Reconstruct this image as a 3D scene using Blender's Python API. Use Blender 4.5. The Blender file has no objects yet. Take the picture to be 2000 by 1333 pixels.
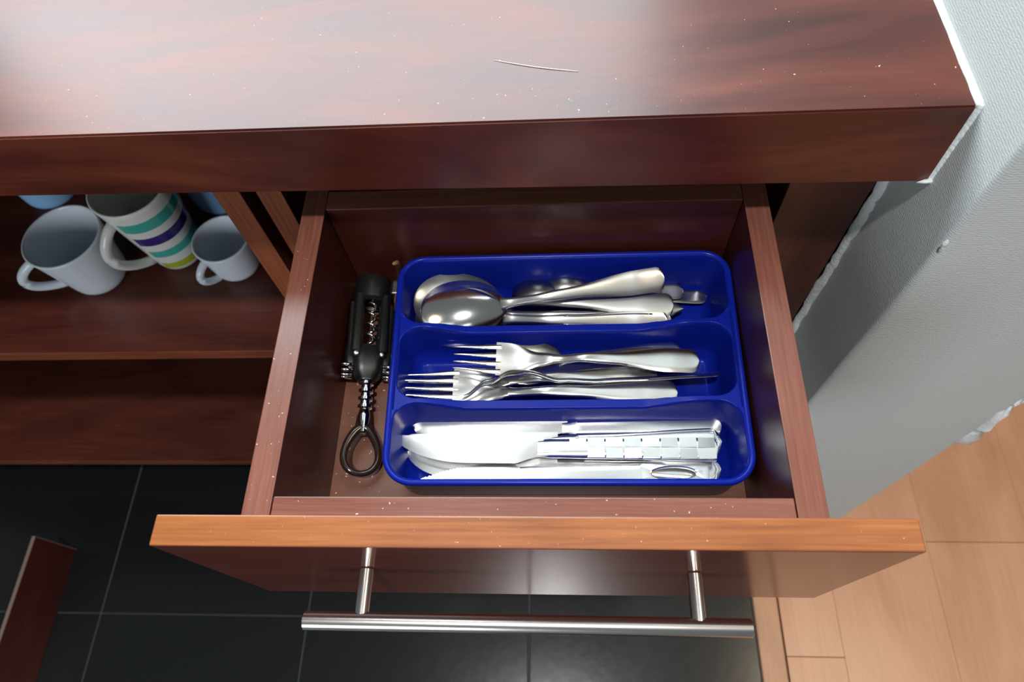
import bpy, bmesh, math, random
from mathutils import Matrix, Vector
random.seed(7)
sc = bpy.context.scene
COL = sc.collection
ZD = 0.76            # height of the drawer front's top edge above the floor

# ------------------------------------------------------------------ camera
cam_d = bpy.data.cameras.new('camera'); cam = bpy.data.objects.new('camera', cam_d); COL.objects.link(cam)
Rm = Matrix(((0.9978, 0.0114, 0.0659), (0.0205, 0.8860, -0.4632), (-0.0637, 0.4635, 0.8838)))
cam.matrix_world = Matrix.Translation((0.01836, -0.08422, 0.35566 + ZD)) @ Rm.to_quaternion().normalized().to_matrix().to_4x4()
cam_d.sensor_width = 36.0; cam_d.lens = 1341.4 * 36.0 / 2000.0
cam_d.clip_start = 0.01
cam_d.dof.use_dof = True; cam_d.dof.focus_distance = 0.46; cam_d.dof.aperture_fstop = 9.0
sc.camera = cam

# ------------------------------------------------------------------ light
w = bpy.data.worlds.new('world'); sc.world = w; w.use_nodes = True
bg = w.node_tree.nodes['Background']; bg.inputs[0].default_value = (0.86, 0.95, 1.0, 1); bg.inputs[1].default_value = 0.18
def area(name, loc, aim, size, power, color, size_y=None, shape='DISK'):
    l = bpy.data.lights.new(name, 'AREA'); l.shape = shape; l.size = size
    if size_y: l.size_y = size_y
    l.energy = power; l.color = color
    o = bpy.data.objects.new(name, l); COL.objects.link(o); o.location = loc
    o.rotation_euler = (Vector(aim) - Vector(loc)).to_track_quat('-Z', 'Y').to_euler()
    return o
area('ceiling_lamp_light', (-0.02, -0.36, ZD + 1.72), (0.0, 0.1, ZD), 0.10, 25.0, (1.0, 0.985, 0.96))
area('counter_lamp_light', (-0.30, 0.62, ZD + 1.60), (-0.1, 0.1, ZD), 0.36, 1.9, (0.95, 0.98, 1.0))
area('window_daylight', (-0.36, 0.795, ZD + 0.72), (-0.36, 0.0, ZD + 0.55), 1.10, 30.0, (0.86, 0.95, 1.0), 0.80, 'RECTANGLE')
area('front_window_daylight', (-0.9, -2.3, 1.35), (-0.2, 0.2, 0.75), 1.3, 28.0, (0.88, 0.95, 1.0), 1.1, 'RECTANGLE')
area('next_room_light', (1.15, -0.05, ZD + 1.4), (0.75, 0.05, 0.0), 0.5, 12.0, (1.0, 0.82, 0.60))
sc.view_settings.view_transform = 'Standard'; sc.view_settings.look = 'None'
sc.view_settings.gamma = 1.0; sc.view_settings.use_curve_mapping = False
sc.view_settings.exposure = -0.08

# ------------------------------------------------------------------ materials
def new_mat(name):
    m = bpy.data.materials.new(name); m.use_nodes = True
    nt = m.node_tree; b = nt.nodes['Principled BSDF']
    return m, nt, b
def plain(name, col, rough=0.4, metal=0.0, bump=0.0, bscale=200.0, coat=0.0, var=0.08):
    if metal: var = 0.015
    m, nt, b = new_mat(name)
    b.inputs['Base Color'].default_value = (*col, 1); b.inputs['Roughness'].default_value = rough; b.inputs['Metallic'].default_value = metal
    b.inputs['Coat Weight'].default_value = coat
    tc = nt.nodes.new('ShaderNodeTexCoord'); n = nt.nodes.new('ShaderNodeTexNoise'); n.inputs['Scale'].default_value = bscale; n.inputs['Detail'].default_value = 4
    nt.links.new(tc.outputs['Object'], n.inputs['Vector'])
    mr = nt.nodes.new('ShaderNodeMapRange'); mr.inputs['To Min'].default_value = max(0.02, rough * (1 - var)); mr.inputs['To Max'].default_value = min(1, rough * (1 + var))
    nt.links.new(n.outputs['Fac'], mr.inputs['Value']); nt.links.new(mr.outputs['Result'], b.inputs['Roughness'])
    if bump:
        bp = nt.nodes.new('ShaderNodeBump'); bp.inputs['Strength'].default_value = bump; bp.inputs['Distance'].default_value = 0.001
        nt.links.new(n.outputs['Fac'], bp.inputs['Height']); nt.links.new(bp.outputs['Normal'], b.inputs['Normal'])
    return m
def wood(name, dark, mid, light, axis='x', rough=0.3, scale=1.0, streak=0.5, spec=0.5, figure=3.0):
    m, nt, b = new_mat(name); N = nt.nodes.new; L = nt.links.new
    tc = N('ShaderNodeTexCoord')
    def mapped(along, across):
        mp = N('ShaderNodeMapping'); s = [across * scale] * 3; s['xyz'.index(axis)] = along * scale
        mp.inputs['Scale'].default_value = s; L(tc.outputs['Object'], mp.inputs['Vector']); return mp
    n1 = N('ShaderNodeTexNoise'); n1.inputs['Scale'].default_value = 1.0; n1.inputs['Detail'].default_value = 5; n1.inputs['Distortion'].default_value = figure * 0.35
    L(mapped(4.0, 13.0).outputs[0], n1.inputs['Vector'])
    n2 = N('ShaderNodeTexNoise'); n2.inputs['Scale'].default_value = 1.0; n2.inputs['Detail'].default_value = 8; n2.inputs['Roughness'].default_value = 0.65
    L(mapped(14.0, 420.0).outputs[0], n2.inputs['Vector'])
    mx = N('ShaderNodeMix'); mx.data_type = 'FLOAT'; mx.inputs[0].default_value = streak
    L(n1.outputs['Fac'], mx.inputs[2]); L(n2.outputs['Fac'], mx.inputs[3])
    cr = N('ShaderNodeValToRGB'); e = cr.color_ramp.elements
    e[0].position = 0.34; e[0].color = (*dark, 1); e[1].position = 0.66; e[1].color = (*light, 1)
    k = e.new(0.5); k.color = (*mid, 1)
    L(mx.outputs[0], cr.inputs['Fac']); L(cr.outputs['Color'], b.inputs['Base Color'])
    mr = N('ShaderNodeMapRange'); mr.inputs['To Min'].default_value = rough * 0.8; mr.inputs['To Max'].default_value = rough * 1.25
    L(n1.outputs['Fac'], mr.inputs['Value']); L(mr.outputs['Result'], b.inputs['Roughness'])
    bp = N('ShaderNodeBump'); bp.inputs['Strength'].default_value = 0.06; bp.inputs['Distance'].default_value = 0.0006
    L(n2.outputs['Fac'], bp.inputs['Height']); L(bp.outputs['Normal'], b.inputs['Normal'])
    b.inputs['Specular IOR Level'].default_value = spec
    return m
def wallpaper(name, col):
    m, nt, b = new_mat(name); N = nt.nodes.new; L = nt.links.new
    tc = N('ShaderNodeTexCoord'); mp = N('ShaderNodeMapping'); mp.inputs['Scale'].default_value = (1, 1, 2.2); L(tc.outputs['Object'], mp.inputs['Vector'])
    n = N('ShaderNodeTexNoise'); n.inputs['Scale'].default_value = 480; n.inputs['Detail'].default_value = 3; n.inputs['Distortion'].default_value = 0.6; L(mp.outputs[0], n.inputs['Vector'])
    wv = N('ShaderNodeTexWave'); wv.wave_type = 'BANDS'; wv.bands_direction = 'Z'; wv.inputs['Scale'].default_value = 170; wv.inputs['Distortion'].default_value = 5.0; wv.inputs['Detail Scale'].default_value = 3.0
    L(tc.outputs['Object'], wv.inputs['Vector'])
    ad = N('ShaderNodeMath'); ad.operation = 'ADD'; L(n.outputs['Fac'], ad.inputs[0]); 
    ml = N('ShaderNodeMath'); ml.operation = 'MULTIPLY'; ml.inputs[1].default_value = 0.5; L(wv.outputs['Fac'], ml.inputs[0]); L(ml.outputs[0], ad.inputs[1])
    bp = N('ShaderNodeBump'); bp.inputs['Strength'].default_value = 0.4; bp.inputs['Distance'].default_value = 0.0005; L(ad.outputs[0], bp.inputs['Height']); L(bp.outputs['Normal'], b.inputs['Normal'])
    n3 = N('ShaderNodeTexNoise'); n3.inputs['Scale'].default_value = 9; L(tc.outputs['Object'], n3.inputs['Vector'])
    cr = N('ShaderNodeValToRGB'); cr.color_ramp.elements[0].color = tuple(c * 0.94 for c in col) + (1,); cr.color_ramp.elements[1].color = (*col, 1)
    L(n3.outputs['Fac'], cr.inputs['Fac']); L(cr.outputs['Color'], b.inputs['Base Color']); b.inputs['Roughness'].default_value = 0.75
    return m

M = {}
M['counter'] = wood('dark_red_laminate', (0.042, 0.0080, 0.0055), (0.076, 0.0150, 0.0080), (0.125, 0.027, 0.0125), 'x', 0.31, 1.0, 0.16, 0.5, 5.0)
M['cab_z'] = wood('cabinet_wood_upright', (0.05, 0.012, 0.009), (0.085, 0.022, 0.014), (0.13, 0.034, 0.019), 'z', 0.32, 1.0, 0.45)
M['cab_x'] = wood('cabinet_wood_level', (0.05, 0.012, 0.009), (0.085, 0.022, 0.014), (0.13, 0.034, 0.019), 'x', 0.32, 1.0, 0.45)
M['edge_z'] = wood('orange_brown_edge_upright', (0.12, 0.028, 0.013), (0.19, 0.05, 0.022), (0.27, 0.08, 0.033), 'z', 0.32, 1.0, 0.5)
M['edge_x'] = wood('orange_brown_edge_level', (0.12, 0.028, 0.013), (0.19, 0.05, 0.022), (0.27, 0.08, 0.033), 'x', 0.32, 1.0, 0.5)
M['box_y'] = wood('drawer_board_wood_lit_side', (0.14, 0.046, 0.031), (0.18, 0.066, 0.045), (0.225, 0.090, 0.063), 'y', 0.26, 1.2, 0.7)  # board wood lightened for the top edges, light and sheen put into the colour
M['box_x'] = wood('drawer_board_wood_lit_cross', (0.14, 0.046, 0.031), (0.18, 0.066, 0.045), (0.225, 0.090, 0.063), 'x', 0.26, 1.2, 0.7)
M['inner_y'] = wood('drawer_board_wood_shaded_side', (0.036, 0.007, 0.0065), (0.046, 0.009, 0.008), (0.060, 0.013, 0.010), 'y', 0.30, 1.2, 0.4)  # same board wood darkened for the other faces, shade put into the colour
M['inner_x'] = wood('drawer_board_wood_shaded_cross', (0.046, 0.009, 0.007), (0.060, 0.0125, 0.009), (0.078, 0.018, 0.012), 'x', 0.30, 1.2, 0.4)
M['bottom'] = wood('drawer_bottom_board', (0.115, 0.042, 0.024), (0.15, 0.058, 0.034), (0.18, 0.077, 0.046), 'x', 0.35, 1.2, 0.4)
M['front'] = wood('drawer_front_foil', (0.095, 0.020, 0.014), (0.12, 0.028, 0.018), (0.15, 0.038, 0.024), 'x', 0.14, 1.0, 0.4)
M['front_edge'] = wood('drawer_front_orange_edge', (0.155, 0.044, 0.011), (0.265, 0.083, 0.021), (0.36, 0.125, 0.036), 'x', 0.33, 1.0, 0.55)
M['lam'] = wood('orange_floor_laminate', (0.46, 0.215, 0.12), (0.58, 0.30, 0.175), (0.68, 0.375, 0.23), 'y', 0.30, 0.6, 0.25)
M['lam2'] = wood('orange_floor_laminate_deep', (0.43, 0.19, 0.10), (0.55, 0.275, 0.155), (0.66, 0.355, 0.21), 'y', 0.30, 0.6, 0.25)
M['strip'] = wood('threshold_strip_wood', (0.38, 0.19, 0.10), (0.50, 0.26, 0.145), (0.60, 0.33, 0.19), 'y', 0.35, 1.0, 0.4)
M['gap'] = plain('floor_underlay', (0.07, 0.035, 0.015), 0.8)
M['tile'] = plain('black_floor_tile', (0.008, 0.0095, 0.0105), 0.22, 0, 0.10, 60)
M['grout'] = plain('grey_grout', (0.055, 0.06, 0.065), 0.85, 0, 0.4, 500)
M['wall'] = wallpaper('pale_grey_textured_wallpaper', (0.535, 0.57, 0.565))
M['plaster'] = plain('white_plaster', (0.74, 0.77, 0.76), 0.6, 0, 0.8, 260)
M['caulk'] = plain('white_caulk', (0.70, 0.75, 0.74), 0.5, 0, 0.6, 300)
M['blue'] = plain('glossy_blue_plastic', (0.0040, 0.0145, 0.27), 0.26, bscale=40)
M['blue'].node_tree.nodes['Principled BSDF'].inputs['Specular IOR Level'].default_value = 0.15
M['steel'] = plain('polished_steel', (0.72, 0.72, 0.70), 0.15, 1.0)
M['steel_soft'] = plain('worn_steel', (0.72, 0.72, 0.69), 0.22, 1.0)
M['handle_steel'] = plain('worn_handle_steel', (0.78, 0.78, 0.76), 0.27, 1.0)
M['satin'] = plain('satin_knife_steel', (0.78, 0.79, 0.78), 0.24, 1.0)
M['shade_steel'] = plain('shade_grey_steel', (0.50, 0.52, 0.50), 0.30, 1.0)  # greyer steel for the rear spoons, shade in the pile painted into the colour
M['dark_steel'] = plain('dull_dark_steel', (0.36, 0.37, 0.37), 0.28, 1.0)
M['brushed'] = plain('brushed_handle_steel', (0.62, 0.60, 0.57), 0.24, 1.0)
M['chrome'] = plain('chrome', (0.80, 0.81, 0.83), 0.08, 1.0)
M['black'] = plain('black_plastic', (0.008, 0.009, 0.009), 0.38)
M['black_gloss'] = plain('dark_brown_enamel', (0.022, 0.012, 0.010), 0.10)
M['white_mug'] = plain('bluish_white_glazed_ceramic', (0.74, 0.80, 0.87), 0.14)
M['blue_mug'] = plain('light_blue_glazed_ceramic', (0.30, 0.56, 0.88), 0.18)
M['crumb'] = plain('pale_crumbs', (0.62, 0.50, 0.40), 0.8)
M['dust'] = plain('white_dust', (0.75, 0.70, 0.68), 0.8)
M['thread'] = plain('white_thread', (0.80, 0.76, 0.76), 0.7)
M['kick'] = wood('dark_red_kickboard', (0.06, 0.010, 0.009), (0.085, 0.015, 0.013), (0.11, 0.022, 0.017), 'y', 0.35, 1.0, 0.3)
M['kick_edge'] = plain('pale_raw_edge', (0.22, 0.15, 0.12), 0.7)
def striped_mug():
    m, nt, b = new_mat('white_glaze_with_printed_stripes'); N = nt.nodes.new; L = nt.links.new
    tc = N('ShaderNodeTexCoord'); sp = N('ShaderNodeSeparateXYZ'); L(tc.outputs['Object'], sp.inputs[0])
    at = N('ShaderNodeMath'); at.operation = 'ARCTAN2'; L(sp.outputs['Y'], at.inputs[0]); L(sp.outputs['X'], at.inputs[1])
    r2 = N('ShaderNodeVectorMath'); r2.operation = 'LENGTH'
    cx = N('ShaderNodeCombineXYZ'); L(sp.outputs['X'], cx.inputs[0]); L(sp.outputs['Y'], cx.inputs[1]); L(cx.outputs[0], r2.inputs[0])
    def cmp(sock, op, val):
        n = N('ShaderNodeMath'); n.operation = op; n.inputs[1].default_value = val; L(sock, n.inputs[0]); return n.outputs[0]
    def mul(a, c):
        n = N('ShaderNodeMath'); n.operation = 'MULTIPLY'; L(a, n.inputs[0]); L(c, n.inputs[1]); return n.outputs[0]
    ang = mul(cmp(at.outputs[0], 'GREATER_THAN', math.radians(-104)), cmp(at.outputs[0], 'LESS_THAN', math.radians(70)))
    # the print covers the outer glaze only; the handle lies outside this angle range
    rr_ = N('ShaderNodeMath'); rr_.operation = 'MULTIPLY_ADD'; rr_.inputs[1].default_value = -0.1208; L(sp.outputs['Z'], rr_.inputs[0]); L(r2.outputs['Value'], rr_.inputs[2])
    prev = None; base = (0.74, 0.75, 0.70, 1)
    for z0, z1, c in ((0.088, 0.1035, (0.055, 0.40, 0.34)), (0.062, 0.0765, (0.028, 0.016, 0.16)), (0.037, 0.0495, (0.065, 0.42, 0.36)), (0.0125, 0.0235, (0.42, 0.46, 0.03))):
        f = mul(ang, mul(cmp(sp.outputs['Z'], 'GREATER_THAN', z0), cmp(sp.outputs['Z'], 'LESS_THAN', z1)))
        f = mul(f, cmp(rr_.outputs[0], 'GREATER_THAN', 0.0248))
        mx = N('ShaderNodeMix'); mx.data_type = 'RGBA'; L(f, mx.inputs[0]); mx.inputs[7].default_value = (*c, 1)
        if prev: L(prev, mx.inputs[6])
        else: mx.inputs[6].default_value = base
        prev = mx.outputs[2]
    L(prev, b.inputs['Base Color']); b.inputs['Roughness'].default_value = 0.16
    return m
M['stripes'] = striped_mug()

# ------------------------------------------------------------------ helpers
def tag(o, label=None, cat=None, group=None, kind=None):
    if label: o['label'] = label
    if cat: o['category'] = cat
    if group: o['group'] = group
    if kind: o['kind'] = kind
    return o
def empty(name, loc=(0, 0, 0)):
    o = bpy.data.objects.new(name, None); o.empty_display_size = 0.02; COL.objects.link(o); o.location = loc; return o
def link(name, me, mats, parent=None, smooth=False, mat_world=False):
    o = bpy.data.objects.new(name, me); COL.objects.link(o)
    for m in (mats if isinstance(mats, (list, tuple)) else [mats]): me.materials.append(m)
    if smooth:
        for p in me.polygons: p.use_smooth = True
    if parent is not None:
        o.parent = parent
        if mat_world: o.matrix_parent_inverse = Matrix.Translation(parent.location).inverted()
    return o
def pyd(name, v, f, mats, parent=None, smooth=True, mat_world=False, sharp=None):
    me = bpy.data.meshes.new(name); me.from_pydata(v, [], f)
    bm = bmesh.new(); bm.from_mesh(me); bmesh.ops.remove_doubles(bm, verts=bm.verts, dist=1e-7); bmesh.ops.recalc_face_normals(bm, faces=bm.faces)
    if sharp:
        for e in bm.edges:
            if len(e.link_faces) == 2 and e.calc_face_angle(0) > sharp: e.smooth = False
    bm.to_mesh(me); bm.free()
    return link(name, me, mats, parent, smooth, mat_world)
def box(name, x0, x1, y0, y1, z0, z1, mat, parent=None, bev=0.0007, seg=2, edge=None, edge_mat=None, zoff=ZD):
    """box in drawer coordinates (z = 0 at the drawer front's top edge); edge = a normal whose face takes edge_mat"""
    bm = bmesh.new(); vs = [bm.verts.new((x, y, z + zoff)) for x in (x0, x1) for y in (y0, y1) for z in (z0, z1)]
    for q in ((0, 1, 3, 2), (4, 6, 7, 5), (0, 4, 5, 1), (2, 3, 7, 6), (0, 2, 6, 4), (1, 5, 7, 3)): bm.faces.new([vs[i] for i in q])
    bmesh.ops.recalc_face_normals(bm, faces=bm.faces)
    if bev: bmesh.ops.bevel(bm, geom=list(bm.edges), offset=bev, segments=seg, affect='EDGES', profile=0.5)
    mats = [mat]
    if edge:
        edges = edge if isinstance(edge[0], (list, tuple)) else [edge]
        mats.append(edge_mat)
        for f in bm.faces:
            for e in edges:
                if f.normal.dot(Vector(e)) > 0.5: f.material_index = 1
    me = bpy.data.meshes.new(name); bm.to_mesh(me); bm.free()
    return link(name, me, mats, parent, False, True)
def tube_mesh(pts, rads, n=10, closed=False, flat=1.0):
    v, f = [], []; P = [Vector(p) for p in pts]; k = len(P)
    if not isinstance(rads, (list, tuple)): rads = [rads] * k
    up = Vector((0, 0, 1))
    for i, p in enumerate(P):
        a = P[(i - 1) % k] if (closed or i > 0) else p; c = P[(i + 1) % k] if (closed or i < k - 1) else p
        t = (c - a).normalized()
        s = t.cross(up)
        if s.length < 1e-4: s = t.cross(Vector((0, 1, 0)))
        s.normalize(); u = s.cross(t).normalized()
        for j in range(n):
            an = 2 * math.pi * j / n
            v.append(tuple(p + (s * math.cos(an) + u * math.sin(an) * flat) * rads[i]))
    for i in range(k if closed else k - 1):
        for j in range(n):
            a = i * n + j; b = i * n + (j + 1) % n; c = ((i + 1) % k) * n + (j + 1) % n; d = ((i + 1) % k) * n + j
            f.append((a, b, c, d))
    if not closed: f.append(tuple(range(n))); f.append(tuple((k - 1) * n + j for j in range(n)))
    return v, f
def lathe(profile, n=40):
    v, f = [], []
    for r, z in profile:
        for j in range(n):
            a = 2 * math.pi * j / n; v.append((r * math.cos(a), r * math.sin(a), z))
    for i in range(len(profile) - 1):
        for j in range(n): f.append((i * n + j, i * n + (j + 1) % n, (i + 1) * n + (j + 1) % n, (i + 1) * n + j))
    f.append(tuple(range(n))); f.append(tuple((len(profile) - 1) * n + j for j in range(n)))
    return v, f
def lerp(a, b, t): return a + (b - a) * t
def interp(tab, u):
    if u <= tab[0][0]: return tab[0][1]
    for (a, x), (b, y) in zip(tab, tab[1:]):
        if u <= b:
            t = (u - a) / (b - a); t = t * t * (3 - 2 * t); return x + (y - x) * t
    return tab[-1][1]

# ------------------------------------------------------------------ the setting
FZ = -ZD
sub = tag(box('floor', -2.2, 0.306, -1.6, 1.0, FZ - 0.03, FZ - 0.0022, M['grout'], bev=0), 'black tiled kitchen floor with thin grey grout lines', 'floor', kind='structure')
TX = [-0.706 - 0.336 * 4 + 0.336 * i for i in range(4)] + [-0.706, -0.372, -0.029, 0.306]
TY = [0.0235 + 0.336 * i for i in range(-4, 3)]
for i in range(len(TX) - 1):
    for j in range(len(TY) - 1):
        box('floor_tile', TX[i] + 0.0016, TX[i + 1] - 0.0016, TY[j] + 0.0014, TY[j + 1] - 0.0014, FZ - 0.008, FZ + random.uniform(-0.0002, 0.0002), M['tile'], sub, bev=0.0008, seg=1)
lamf = tag(box('floor', 0.306, 2.6, -1.6, 1.6, FZ - 0.03, FZ - 0.006, M['gap'], bev=0), 'orange wood laminate floor of the next room', 'floor', kind='structure')
PX = [0.3445, 0.4262, 0.5800, 0.7345, 0.8890, 1.0435, 1.198, 1.3525, 1.507]
PJ = [-0.0204, 0.62, 0.1440, -0.42, 0.3, -0.1, 0.5, 0.05]
for i in range(len(PX) - 1):
    ys = sorted([PJ[i] + 1.2 * k for k in (-2, -1, 0, 1, 2)])
    ys = [-1.6] + [y for y in ys if -1.55 < y < 1.55] + [1.6]
    for a, b2 in zip(ys, ys[1:]):
        box('floor_plank', PX[i] + 0.0001, PX[i + 1] - 0.0001, a + 0.0004, b2 - 0.0004, FZ - 0.006, FZ, M[random.choice(['lam', 'lam', 'lam2'])], lamf, bev=0.0004, seg=1)
strip = tag(box('trim_1', 0.306, 0.3415, -1.6, 0.155, FZ - 0.006, FZ + 0.004, M['strip'], bev=0.002), 'wooden threshold strip between black tiles and laminate floor', 'threshold', kind='structure')

# stub of wall that ends beside the cabinets
WX0, WX1, WY0 = 0.2470, 0.4286, 0.1592
def wall_stub():
    bm = bmesh.new(); r = 0.005; ring = []
    n = 6
    for k in range(n + 1):
        a = math.pi + math.pi / 2 * k / n; ring.append((WX0 + r + r * math.cos(a), WY0 + r + r * math.sin(a)))
    for k in range(n + 1):
        a = 1.5 * math.pi + math.pi / 2 * k / n; ring.append((WX1 - r + r * math.cos(a), WY0 + r + r * math.sin(a)))
    ring += [(WX1, 1.6), (WX0, 1.6)]
    zs = [0.0] + [0.1 * i for i in range(1, 24)] + [2.4]
    rnd = random.Random(3); rows = []
    for z in zs:
        dx = rnd.uniform(-0.0007, 0.0007)
        rows.append([bm.verts.new((x + (dx if 0 < i < len(ring) - 2 else 0), y, z)) for i, (x, y) in enumerate(ring)])
    m = len(ring)
    for a, b in zip(rows, rows[1:]):
        for i in range(m): bm.faces.new((a[i], a[(i + 1) % m], b[(i + 1) % m], b[i]))
    bm.faces.new(rows[0][::-1]); bm.faces.new(rows[-1])
    bmesh.ops.recalc_face_normals(bm, faces=bm.faces)
    for e in bm.edges:
        if len(e.link_faces) == 2 and e.calc_face_angle(0) > 0.6: e.smooth = False
    me = bpy.data.meshes.new('wall_right'); bm.to_mesh(me); bm.free()
    return link('wall_right', me, M['wall'], None, True)
wallr = tag(wall_stub(), 'pale grey textured wall end beside the counter', 'wall', kind='structure')
def lump(name, parts, mat, parent, seed):
    """ragged crumbs of plaster: tapered bent strand with noisy radius"""
    rnd = random.Random(seed); pts, rad = [], []
    for (p, r) in parts: pts.append((p[0], p[1], p[2] + ZD)); rad.append(r)
    v, f = tube_mesh(pts, rad, 9)
    k = min(1.0, max(rad) / 0.008); v = [(x + rnd.uniform(-1, 1) * 0.0009 * k, y + rnd.uniform(-1, 1) * 0.0009 * k, z + rnd.uniform(-1, 1) * 0.001 * k) for x, y, z in v]
    return pyd(name, v, f, mat, parent, True)
lump('plaster_chip', [((0.4300, 0.161, -0.350), 0.001), ((0.4318, 0.1625, -0.342), 0.0075), ((0.4335, 0.164, -0.325), 0.0105), ((0.4322, 0.164, -0.305), 0.0085), ((0.4290, 0.162, -0.285), 0.0070),
     ((0.4270, 0.161, -0.262), 0.0060), ((0.4285, 0.162, -0.240), 0.0042), ((0.4300, 0.163, -0.215), 0.0052), ((0.4285, 0.162, -0.18), 0.004), ((0.4265, 0.162, -0.15), 0.001)], M['plaster'], wallr, 5)
lump('plaster_chip', [((0.2486, 0.1612, 0.010), 0.0006), ((0.2486, 0.1610, 0.006), 0.0016), ((0.2486, 0.1610, 0.001), 0.0018), ((0.2488, 0.1614, -0.004), 0.0006)], M['wall'], wallr, 9)
# back wall behind the counter, with the window the daylight comes through
wb = empty('wall_back', (0, 0.80, 0)); tag(wb, 'pale wall behind the counter', 'wall', kind='structure')
for a in ((-2.2, -0.93, 0.80, 0.86, FZ, 1.64), (0.21, WX0, 0.80, 0.86, FZ, 1.64), (-0.93, 0.21, 0.80, 0.86, FZ, 0.30), (-0.93, 0.21, 0.80, 0.86, 1.14, 1.64)):
    box('wall_section', *a, M['wall'], wb, bev=0)
win = empty('window_1', (-0.36, 0.83, ZD + 0.30)); tag(win, 'white framed window above the counter', 'window', kind='structure')
for a in ((-0.93, -0.89, 0.81, 0.85, 0.30, 1.14), (0.17, 0.21, 0.81, 0.85, 0.30, 1.14), (-0.89, 0.17, 0.81, 0.85, 0.30, 0.34), (-0.89, 0.17, 0.81, 0.85, 1.10, 1.14)):
    box('window_frame', *a, M['plaster'], win, bev=0.002)

# ------------------------------------------------------------------ countertop and caulk
def countertop():
    bm = bmesh.new()
    def zb(x): return 0.0163 - 0.0147 * (x + 0.05)
    vs = []
    for x in (-1.3, 0.2452):
        for y in (0.203, 0.797):
            for z in (zb(x), 0.0726): vs.append(bm.verts.new((x + (0.0012 if (x > 0 and z < 0.05) else 0), y, z + ZD)))
    for q in ((0, 1, 3, 2), (4, 6, 7, 5), (0, 4, 5, 1), (2, 3, 7, 6), (0, 2, 6, 4), (1, 5, 7, 3)): bm.faces.new([vs[i] for i in q])
    bmesh.ops.recalc_face_normals(bm, faces=bm.faces)
    bmesh.ops.bevel(bm, geom=list(bm.edges), offset=0.0012, segments=2, affect='EDGES')
    me = bpy.data.meshes.new('countertop'); bm.to_mesh(me); bm.free()
    return link('countertop', me, M['counter'])
tag(countertop(), 'thick dark red wood-look countertop with dusty glossy top', 'countertop')
def caulk(name, path, wid, depth, nrm, side, seed, parent=None):
    """a ragged bead along path; nrm points out of the joint, side lies along the visible flat"""
    rnd = random.Random(seed); v, f = [], []; n = 70
    nv, sv = Vector(nrm), Vector(side)
    for i in range(n + 1):
        t = i / n; k = t * (len(path) - 1); a = min(int(k), len(path) - 2); p = Vector(path[a]).lerp(Vector(path[a + 1]), k - a) + Vector((0, 0, ZD))
        l = wid * rnd.uniform(0.75, 1.25); r = wid * rnd.uniform(0.55, 1.5) * (1 if rnd.random() < 0.9 else 1.8)
        for s_, d_ in ((-l, -0.0004), (-l * 0.6, depth * 0.8), (0, depth), (r * 0.6, depth * 0.7), (r, -0.0004)):
            v.append(tuple(p + sv * s_ + nv * d_))
    for i in range(n):
        for j in range(4): f.append((i * 5 + j, i * 5 + j + 1, i * 5 + j + 6, i * 5 + j + 5))
        f.append((i * 5 + 4, i * 5, i * 5 + 5, i * 5 + 9))
    f += [(0, 1, 2, 3, 4), tuple(n * 5 + j for j in range(5))]
    return pyd(name, v, f, M['caulk'], parent, True)
tag(caulk('trim_2', [(0.2462, 0.2035, 0.0726), (0.2462, 0.78, 0.0726)], 0.0028, 0.0016, (-0.5, 0, 0.85), (0.85, 0, 0.5), 3), 'ragged white caulk bead along the countertop end', 'caulk', kind='structure')
tag(caulk('trim_3', [(0.2466, 0.2035, 0.074), (0.2466, 0.2035, 0.013)], 0.0034, 0.0015, (-0.7, -0.7, 0), (0.7, -0.7, 0), 4), 'white caulk down the cut end of the counter edge', 'caulk', kind='structure')
tag(caulk('trim_4', [(0.2452, 0.239, 0.010), (0.2452, 0.239, -0.45)], 0.0046, 0.0022, (-0.7, -0.7, 0), (0.7, -0.7, 0), 6), 'pale caulk line between the filler panel and the wall', 'caulk', kind='structure')
lump('caulk_tail', [((0.2395, 0.2022, 0.0126), 0.0004), ((0.243, 0.2018, 0.0138), 0.0013), ((0.2465, 0.2015, 0.0145), 0.0016), ((0.2505, 0.2015, 0.0125), 0.0004)], M['caulk'], bpy.data.objects['trim_3'], 2)

# ------------------------------------------------------------------ cabinets
YF = 0.24
cab = empty('drawer_cabinet', (0, 0.5, 0)); tag(cab, 'dark red cabinet carcass under the counter with the open drawer', 'cabinet')
FR = (0, -1, 0)
box('side_panel', -0.2000, -0.1810, YF, 0.78, FZ + 0.0, 0.012, M['cab_z'], cab, edge=FR, edge_mat=M['edge_z'])
box('filler_panel', 0.1820, 0.2405, YF, 0.262, FZ + 0.0, 0.0105, M['cab_z'], cab)
box('side_panel', 0.1820, 0.2000, 0.262, 0.78, FZ + 0.0, 0.0105, M['cab_z'], cab)
box('back_panel', -0.181, 0.182, 0.77, 0.78, FZ + 0.0, 0.0105, M['cab_x'], cab)
box('bottom_panel', -0.181, 0.182, YF + 0.002, 0.77, -0.68, -0.662, M['cab_x'], cab)
for x0, x1 in ((-0.1808, -0.1630), (0.1641, 0.1818)):
    box('runner', max(x0, -0.172), min(x1, 0.173), 0.06, 0.60, -0.137, -0.118, M['brushed'], cab, bev=0.001)
sh = empty('open_shelf_cabinet', (-0.7, 0.5, 0)); tag(sh, 'open dark red shelf unit holding mugs left of the drawer', 'shelf unit')
box('side_panel', -0.2325, -0.2120, YF, 0.78, FZ + 0.0, 0.015, M['cab_z'], sh, edge=FR, edge_mat=M['edge_z'])
box('side_panel', -1.25, -1.23, YF, 0.78, FZ + 0.0, 0.03, M['cab_z'], sh, edge=FR, edge_mat=M['edge_z'])
box('shelf', -1.23, -0.2325, YF, 0.77, -0.2965, -0.2790, M['cab_x'], sh, edge=FR, edge_mat=M['edge_x'])
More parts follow.
